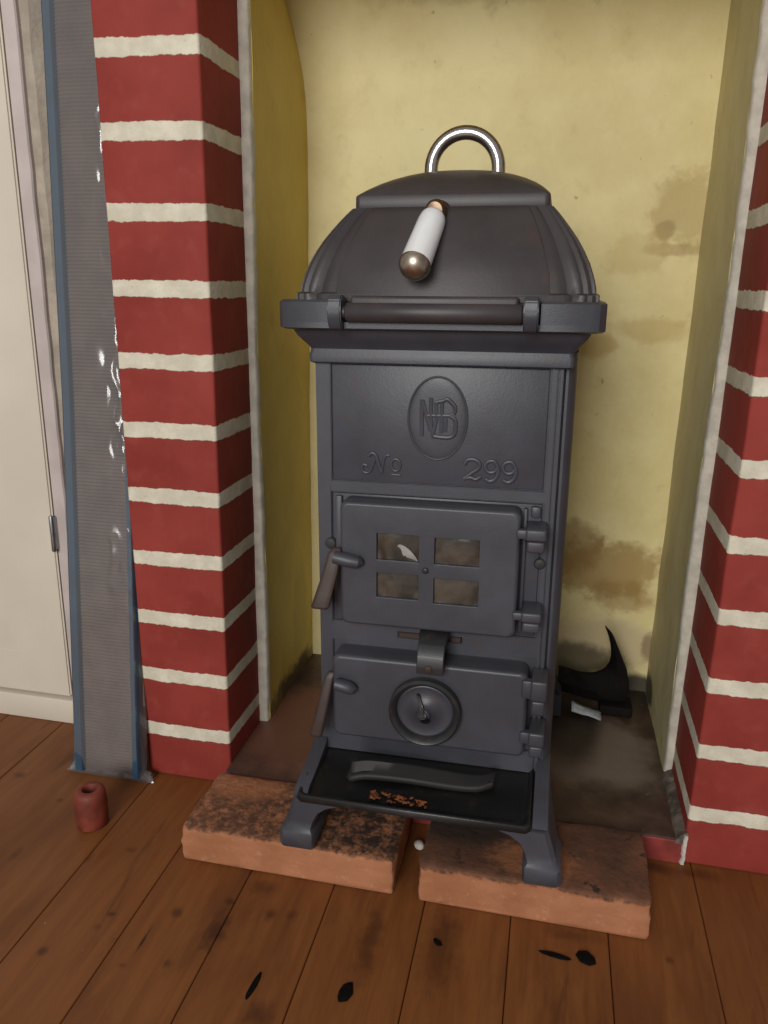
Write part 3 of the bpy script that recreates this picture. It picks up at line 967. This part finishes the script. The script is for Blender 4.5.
loft(bm, [[(x + .003, y, zz) for x, y, zz in dome_section(z, h + .002, YC + .003 * (z - .54) / .08, ch)] for z, h, ch in prof])
dome = build('dome', bm, IRON_TOP, st, sharp=35)
# loading door: the smooth curved front of the dome
bm = NB()
rings = []
dp = [p for p in prof if p[0] > .549]
dp[0] = (.5455, .1322, .0985)
outer = []
for z, h, ch in dp:
    y = YC + .003 * (z - .54) / .08 - h - .002
    w = ch - .0045
    outer.append([(x + .003, y_, z_) for x, y_, z_ in [(-w, y + .001, z), (-w, y - .0010, z), (-w + .0014, y - .0020, z), (0, y - .0024, z), (w - .0014, y - .0020, z), (w, y - .0010, z), (w, y + .001, z)]])
loft(bm, outer)
ldoor = build('loading_door', bm, IRON_TOP, st, sharp=50)
# its hinge bar and the two lugs
bm = NB()
RY, RZ = -.0925, .5315
tube(bm, [(-.0780, RY, RZ), (-.0765, RY, RZ), (.0745, RY, RZ), (.0760, RY, RZ)], [.0070, .0088, .0088, .0070], 20)
box(bm, -.0740, .0720, RY - .003, -.0765, RZ + .001, RZ + .0140, .003, 3)
tube(bm, [(-.0835, RY, RZ), (.0815, RY, RZ)], .0055, 12)
build('hinge_bar', bm, IRON_TOP, ldoor, sharp=50)
for x in (-.0868, .0826):
    bm = NB()
    pl = [(-.080, .5175), (-.096, .5170), (-.1010, .5240), (-.1030, .5330), (-.1010, .5420), (-.0955, .5462), (-.0880, .5462), (-.0800, .5430)]
    loft(bm, [[(x - .0062, y, z) for y, z in pl], [(x + .0062, y, z) for y, z in pl]])
    bmesh.ops.bevel(bm, geom=bm.edges[:], offset=.0012, segments=2, affect='EDGES')
    build('hinge_lug', bm, IRON, cor)
# cap
YCAP = .060
bm = NB()
capp = [(.6205, .0855), (.6212, .0882), (.6225, .0888), (.6328, .0886), (.6342, .0876), (.6365, .0858), (.6410, .0815), (.6465, .0745), (.6515, .0655), (.6557, .0550), (.6592, .0420), (.6615, .0260), (.6624, .0080)]
rings = []
for z, h in capp:
    # rounds from square to oval towards the crown
    t = max(0, (z - .634) / .028)
    rings.append([(x + .003, y, z_) for x, y, z_ in sq(h, z, max(.004, h * (.06 + .75 * t)), YCAP, n=8)])
loft(bm, rings)
cap = build('cap', bm, IRON_TOP, st, sharp=40)
# ring handle
bm = NB()
RC, RR, TR = .0045, .0335, .0068
pts = [(RC - RR, YCAP, .650), (RC - RR, YCAP, .6640)] + [(RC + RR * math.cos(a), YCAP, .6655 + RR * math.sin(a)) for a in [PI - PI * k / 24 for k in range(25)]] + [(RC + RR, YCAP, .6640), (RC + RR, YCAP, .650)]
tube(bm, pts, TR, 20)
tag(build('ring_handle', bm, CHROME, cap, sharp=80), 'polished steel ring handle')
# porcelain handle hanging from the loading door
kx = -.0085
bm = NB()
lathe(bm, [(0, -.004), (.0085, -.004), (.0090, .004), (.0080, .008), (.0060, .010), (.0075, .013), (.0094, .017), (.0094, .021), (.007, .0255), (0, .0268)], axis_to((kx + .0035, -.030, .6195), (-.08, -1, -.06)), 24)
kn = build('handle_knuckle', bm, BRASS_DARK, ldoor)
a = Vector((-.0080, -.0535, .6125)); b = Vector((-.0165, -.0960, .5715))
d = (b - a); L = d.length
M = axis_to(a, d)
bm = NB()
lathe(bm, [(0, -.003), (.0062, -.003), (.0100, -.001), (.0116, .003), (.0123, .010), (.0127, L * .5), (.0134, L * .95), (.0138, L), (0, L)], M, 32)
ph = tag(build('porcelain_grip', bm, PORCELAIN, kn, sharp=60), 'white porcelain grip')
bm = NB()
lathe(bm, [(0, L - .001), (.0138, L - .001), (.0140, L + .001), (.0132, L + .004), (.0110, L + .0080), (.0075, L + .0108), (.0035, L + .0122), (0, L + .0125)], M, 32)
tag(build('grip_end_cap', bm, BRASS, kn, sharp=60), 'tarnished metal end cap')
# flue stub running into the back wall behind the stove
bm = NB()
lathe(bm, [(.055, 0), (.055, .13), (.050, .13), (.050, 0)], axis_to((0, .170, .42), (0, 1, 0)), 32)
build('flue_pipe', bm, IRON_DARK, st)

# ------------------------------------------------------------------ black hook in the niche corner
hk = empty('fire_hook', (.46, .24, .030), 'black curved pointed iron hook lying on the hearth behind the stove\'s right side', 'tool')
HP = Vector((.46, .24, .030))
def hook():
    inner = crom([(.4455, 0, .1575), (.4520, 0, .1415), (.4570, 0, .1220), (.4578, 0, .1030), (.4520, 0, .0885), (.4400, 0, .0800), (.4220, 0, .0780), (.4050, 0, .0820), (.3900, 0, .0860)], 5)
    outer = crom([(.4462, 0, .1580), (.4570, 0, .1445), (.4660, 0, .1250), (.4750, 0, .1040), (.4830, 0, .0850), (.4860, 0, .0600), (.4740, 0, .0420), (.4400, 0, .0430), (.3900, 0, .0540)], 5)
    bm = NB()
    rings = []
    n = len(inner)
    for i in range(n):
        t = i / (n - 1)
        th = .0015 + .013 * min(1, t * 2.2)
        yc = .012 * math.sin(t * 2.4)
        p, q = inner[i], outer[i]
        m = (p + q) / 2
        rings.append([(v - HP).to_tuple() for v in (Vector((p.x, .24 + yc - th * .25, p.z)), Vector((m.x, .24 + yc - th, m.z)), Vector((q.x, .24 + yc - th * .6, q.z)), Vector((q.x, .24 + yc + th * .6, q.z)), Vector((m.x, .24 + yc + th, m.z)), Vector((p.x, .24 + yc + th * .25, p.z)))])
    loft(bm, rings)
    build('hook_blade', bm, IRON_MATT, hk, sharp=50)
    # foot it stands on
    bm = NB()
    box(bm, -.012, .032, -.016, .020, .0004, .0160, .003, 2)
    build('hook_foot', bm, IRON_MATT, hk)
hook()
# crumpled pale scrap beside it
bm = NB()
rings = []
for i in range(9):
    u = i / 8
    rings.append([(.4105 + .040 * u + .002 * noise.noise(Vector((i * .8, j * .9, 1))), .214 + .024 * j / 5 - .008 * u, .0312 + .014 * math.sin(PI * (j + 1) / 7) * (1 - .75 * u) + .003 * abs(noise.noise(Vector((i * .9, j * 1.1, 3))))) for j in range(6)])
loft(bm, rings, False, False, closed=False)
o = build('paper_scrap', bm, PAPER, sharp=25)
sm = o.modifiers.new('thick', 'SOLIDIFY'); sm.thickness = .0008; sm.offset = 1
tag(o, 'crumpled pale bluish scrap on the hearth in front of the black hook', 'scrap')

# ------------------------------------------------------------------ wrapped ribbed panel leaning left of the pier
pk = empty('wrapped_panel', (-.152, -.03, 0), 'tall grey ribbed panel with blue edges in clear plastic, leaning between door and brick pier', 'wrapped panel')
PO = Vector((-.152, -.03, 0))
def left_edge(z):
    K = [(0, -.1975, -.029), (.46, -.2070, .033), (.88, -.2215, .086), (1.4, -.2235, .096)]
    for (z0, x0, y0), (z1, x1, y1) in zip(K, K[1:]):
        if z <= z1:
            t = (z - z0) / (z1 - z0)
            return Vector((x0 + (x1 - x0) * t, y0 + (y1 - y0) * t, z))
W = .0890; HP2 = 1.10
bm = NB()
rings = []
n = int(HP2 / .0021)
for i in range(n + 1):
    z = .010 + (HP2 - .010) * i / n
    e = left_edge(z) - PO
    d = .0012 * (1 if i % 2 else -1)
    zz = .0008 * noise.noise(Vector((z * 60, 0, 2)))
    rings.append([(e.x + .010, e.y + .0055 + d, z + zz), (e.x + W * .5, e.y + .0048 + d, z), (e.x + W - .007, e.y + .0055 + d, z - zz), (e.x + W - .007, e.y + .0125, z), (e.x + .010, e.y + .0125, z)])
loft(bm, rings)
build('ribbed_panel', bm, RIB, pk, sharp=20)
for s in (0, 1):
    bm = NB()
    rings = []
    for i in range(66):
        z = .008 + (HP2 - .006) * i / 65
        e = left_edge(min(z, 1.39)) - PO
        x0 = e.x if s == 0 else e.x + W - .0105
        x1 = x0 + (.0135 if s == 0 else .0105)
        rings.append([(x0, e.y + .003, z), (x0 + .002, e.y - .0005, z), (x1 - .002, e.y - .0005, z), (x1, e.y + .003, z), (x1, e.y + .0135, z), (x0, e.y + .0135, z)])
    loft(bm, rings)
    tag(build('edge_strip', bm, BLUE, pk, sharp=50), 'blue edge strip')
# plastic sleeve: front film and back film, crinkled near the right edge, flared seam at the bottom
bm = NB()
NX, NZ = 64, 460
def film_pt(u, z, back=False):
    e = left_edge(min(z, 1.39)) - PO
    fl = math.exp(-z / .020)                       # flare at the bottom seam
    x0 = e.x - .0028 - .013 * fl; x1 = e.x + W + .0035 + .013 * fl
    if .012 < z: x1 = min(x1, e.x + W + .0035)
    x = x0 + (x1 - x0) * u
    cr = max(0, (u - .52) / .48) ** .8 * min(1, max(0, (z - .18) / .1)) * .9 + .12
    n1 = noise.noise(Vector((u * 6, z * 16, 2.2))); n2 = abs(noise.noise(Vector((u * 7 + z * 5, z * 26, 8.2)))); n3 = abs(noise.noise(Vector((u * 17, z * 55, 4.2))))
    def rdg(c, wid, h):
        d = abs(u - c) / wid
        return h * (.5 + .5 * math.cos(PI * d)) if d < 1 else 0
    win = min(1, max(0, (z - .22) / .06)) * min(1, max(0, (.84 - z) / .08))
    uc = .78 + .17 * noise.noise(Vector((z * 11, 5.5, 1))) + .07 * noise.noise(Vector((z * 37, 5.5, 3)))
    ridge = rdg(uc, .11, .0048 * max(.25, noise.noise(Vector((z * 9, 2.5, 6))) + .75)) * win
    ridge += rdg(.66 + .22 * noise.noise(Vector((z * 9, 1.5, 21))), .16, .0045 * max(0, noise.noise(Vector((z * 14, 7.5, 6))) + .05)) * win
    bulge = .0042 * (1 - abs(2 * u - 1) ** 6) * .5
    if back: return (x, e.y + .0150 + .0015 * n1 - .006 * fl, z)
    off = (.0024 * n1 + .0045 * (.32 - n2) * (n2 < .32)) * cr + ridge
    side = min(1, min(u, 1 - u) / .06)
    yy = e.y - .0016 - bulge * .4 - abs(off) if side >= 1 else e.y + .0150 * (1 - side) - (.0016 + bulge * .4 + abs(off)) * side
    yy = yy * (1 - fl) + (e.y + .006) * fl
    return (x, yy, z)
zz = [.0015 + (HP2 + .02) * (i / NZ) ** 1.12 for i in range(NZ + 1)]
loft(bm, [[film_pt(k / NX, z) for k in range(NX + 1)] + [film_pt(k / NX, z, True) for k in range(NX, -1, -1)] for z in zz], False, True)
bmesh.ops.remove_doubles(bm, verts=bm.verts, dist=1e-5)
tag(build('plastic_sleeve', bm, FILM, pk, sharp=40), 'clear crinkled plastic sleeve')

# ------------------------------------------------------------------ small things on the floor
bm = NB()
lathe(bm, [(.0155, 0), (.0175, .0015), (.0180, .010), (.0177, .022), (.0181, .030), (.0176, .036), (.0168, .0415), (.0145, .0450), (.0110, .0462), (.0085, .0455), (.0072, .0425), (.0068, .030), (0, .0295)], Matrix(), 32)
for v in bm.verts:
    v.co.x += .0005 * noise.noise(v.co * 70); v.co.y += .0005 * noise.noise(v.co * 70 + Vector((4, 0, 0)))
o = build('clay_bobbin', bm, TERRACOTTA, loc=(-.1255, -.1040, 0), sharp=50)
tag(o, 'small dark red hollow clay cylinder standing on the floorboards in front of the plastic-wrapped panel', 'clay cylinder')

def chip(x, y, lx, ly, hz, rot, seed, label, pts=10):  # dark mark on the boards, built as a thin raised chip
    bm = NB()
    base = []
    for k in range(pts):
        a = 2 * PI * k / pts
        r = 1 + .28 * noise.noise(Vector((math.cos(a) * 1.5, math.sin(a) * 1.5, seed)))
        base.append((lx * r * math.cos(a), ly * r * math.sin(a)))
    rings = [[(x_ * s, y_ * s, z + .0003 * noise.noise(Vector((x_ * 200, y_ * 200, seed)))) for x_, y_ in base] for s, z in ((.95, 0.0002), (1, hz * .4), (.8, hz * .85), (.4, hz))]
    loft(bm, rings)
    o = build('dark_mark', bm, MARK_BLACK, loc=(x, y, 0), sharp=30)
    o.rotation_euler = (0, 0, rot)
    return tag(o, label, 'charcoal chip', 'dark marks on the floorboards')
chip(.3945, -.1730, .0155, .0032, .0016, -.12, 1, 'long thin black mark in front of the right brick, beside the squarish one')
chip(.4220, -.1700, .0105, .0075, .0030, -.5, 2, 'squarish black mark in front of the right brick, rightmost on the boards', 7)
chip(.2850, -.1830, .0058, .0028, .0016, -.7, 3, 'smallest black charcoal speck, in front of the right brick\'s left end')
chip(.2140, -.2560, .0060, .0120, .0024, -.15, 4, 'oval black charcoal chip near the bottom edge, below the left brick\'s right end')
chip(.1330, -.2680, .0030, .0150, .0018, -.1, 5, 'narrow curved black mark near the bottom edge, leftmost of the marks')
bm = NB()
bmesh.ops.create_icosphere(bm, subdivisions=2, radius=.006)
for v in bm.verts:
    v.co *= 1 + .35 * noise.noise(v.co * 160)
    v.co.z = max(v.co.z * .7, -.0035)
o = build('plaster_crumb', bm, CHALK, loc=(.2455, -.058, .0036), sharp=30)
tag(o, 'small white plaster crumb on the floor in the gap between the two bricks', 'plaster crumb')

# ------------------------------------------------------------------ light and camera
w = bpy.data.worlds.new('room'); S.world = w; w.use_nodes = True
bg = w.node_tree.nodes['Background']; bg.inputs[0].default_value = (.95, .93, .92, 1); bg.inputs[1].default_value = .30
def area(name, loc, target, sx, sy, e, col):
    l = bpy.data.lights.new(name, 'AREA'); l.shape = 'RECTANGLE'; l.size = sx; l.size_y = sy; l.energy = e; l.color = col
    o = bpy.data.objects.new(name, l); COL.objects.link(o); o.location = loc
    o.rotation_euler = (Vector(target) - Vector(loc)).to_track_quat('-Z', 'Y').to_euler()
    return o
area('window_light', (-.10, -2.9, 1.35), (.22, 0, .45), 1.1, 1.3, 60, (.985, .98, .95))

cam = bpy.data.cameras.new('camera'); co = bpy.data.objects.new('camera', cam); COL.objects.link(co)
yaw, pit, rol, f = .20827, .28423, .0172, 786.52556
cy, sy, cp, sp = math.cos(yaw), math.sin(yaw), math.cos(pit), math.sin(pit)
fw = Vector((-sy * cp, cy * cp, -sp)); rt = Vector((cy, sy, 0)); up = rt.cross(fw)
r2 = rt * math.cos(rol) + up * math.sin(rol); u2 = -rt * math.sin(rol) + up * math.cos(rol)
Mx = Matrix((r2, u2, -fw)).transposed().to_4x4(); Mx.translation = (.35277, -.78336, .59998)
co.matrix_world = Mx
cam.sensor_fit = 'VERTICAL'; cam.sensor_height = 32; cam.lens = f / 1024 * 32
cam.clip_start = .02
S.camera = co
S.view_settings.view_transform = 'Standard'; S.view_settings.look = 'None'; S.view_settings.gamma = 1
S.view_settings.use_curve_mapping = False; S.view_settings.exposure = 0
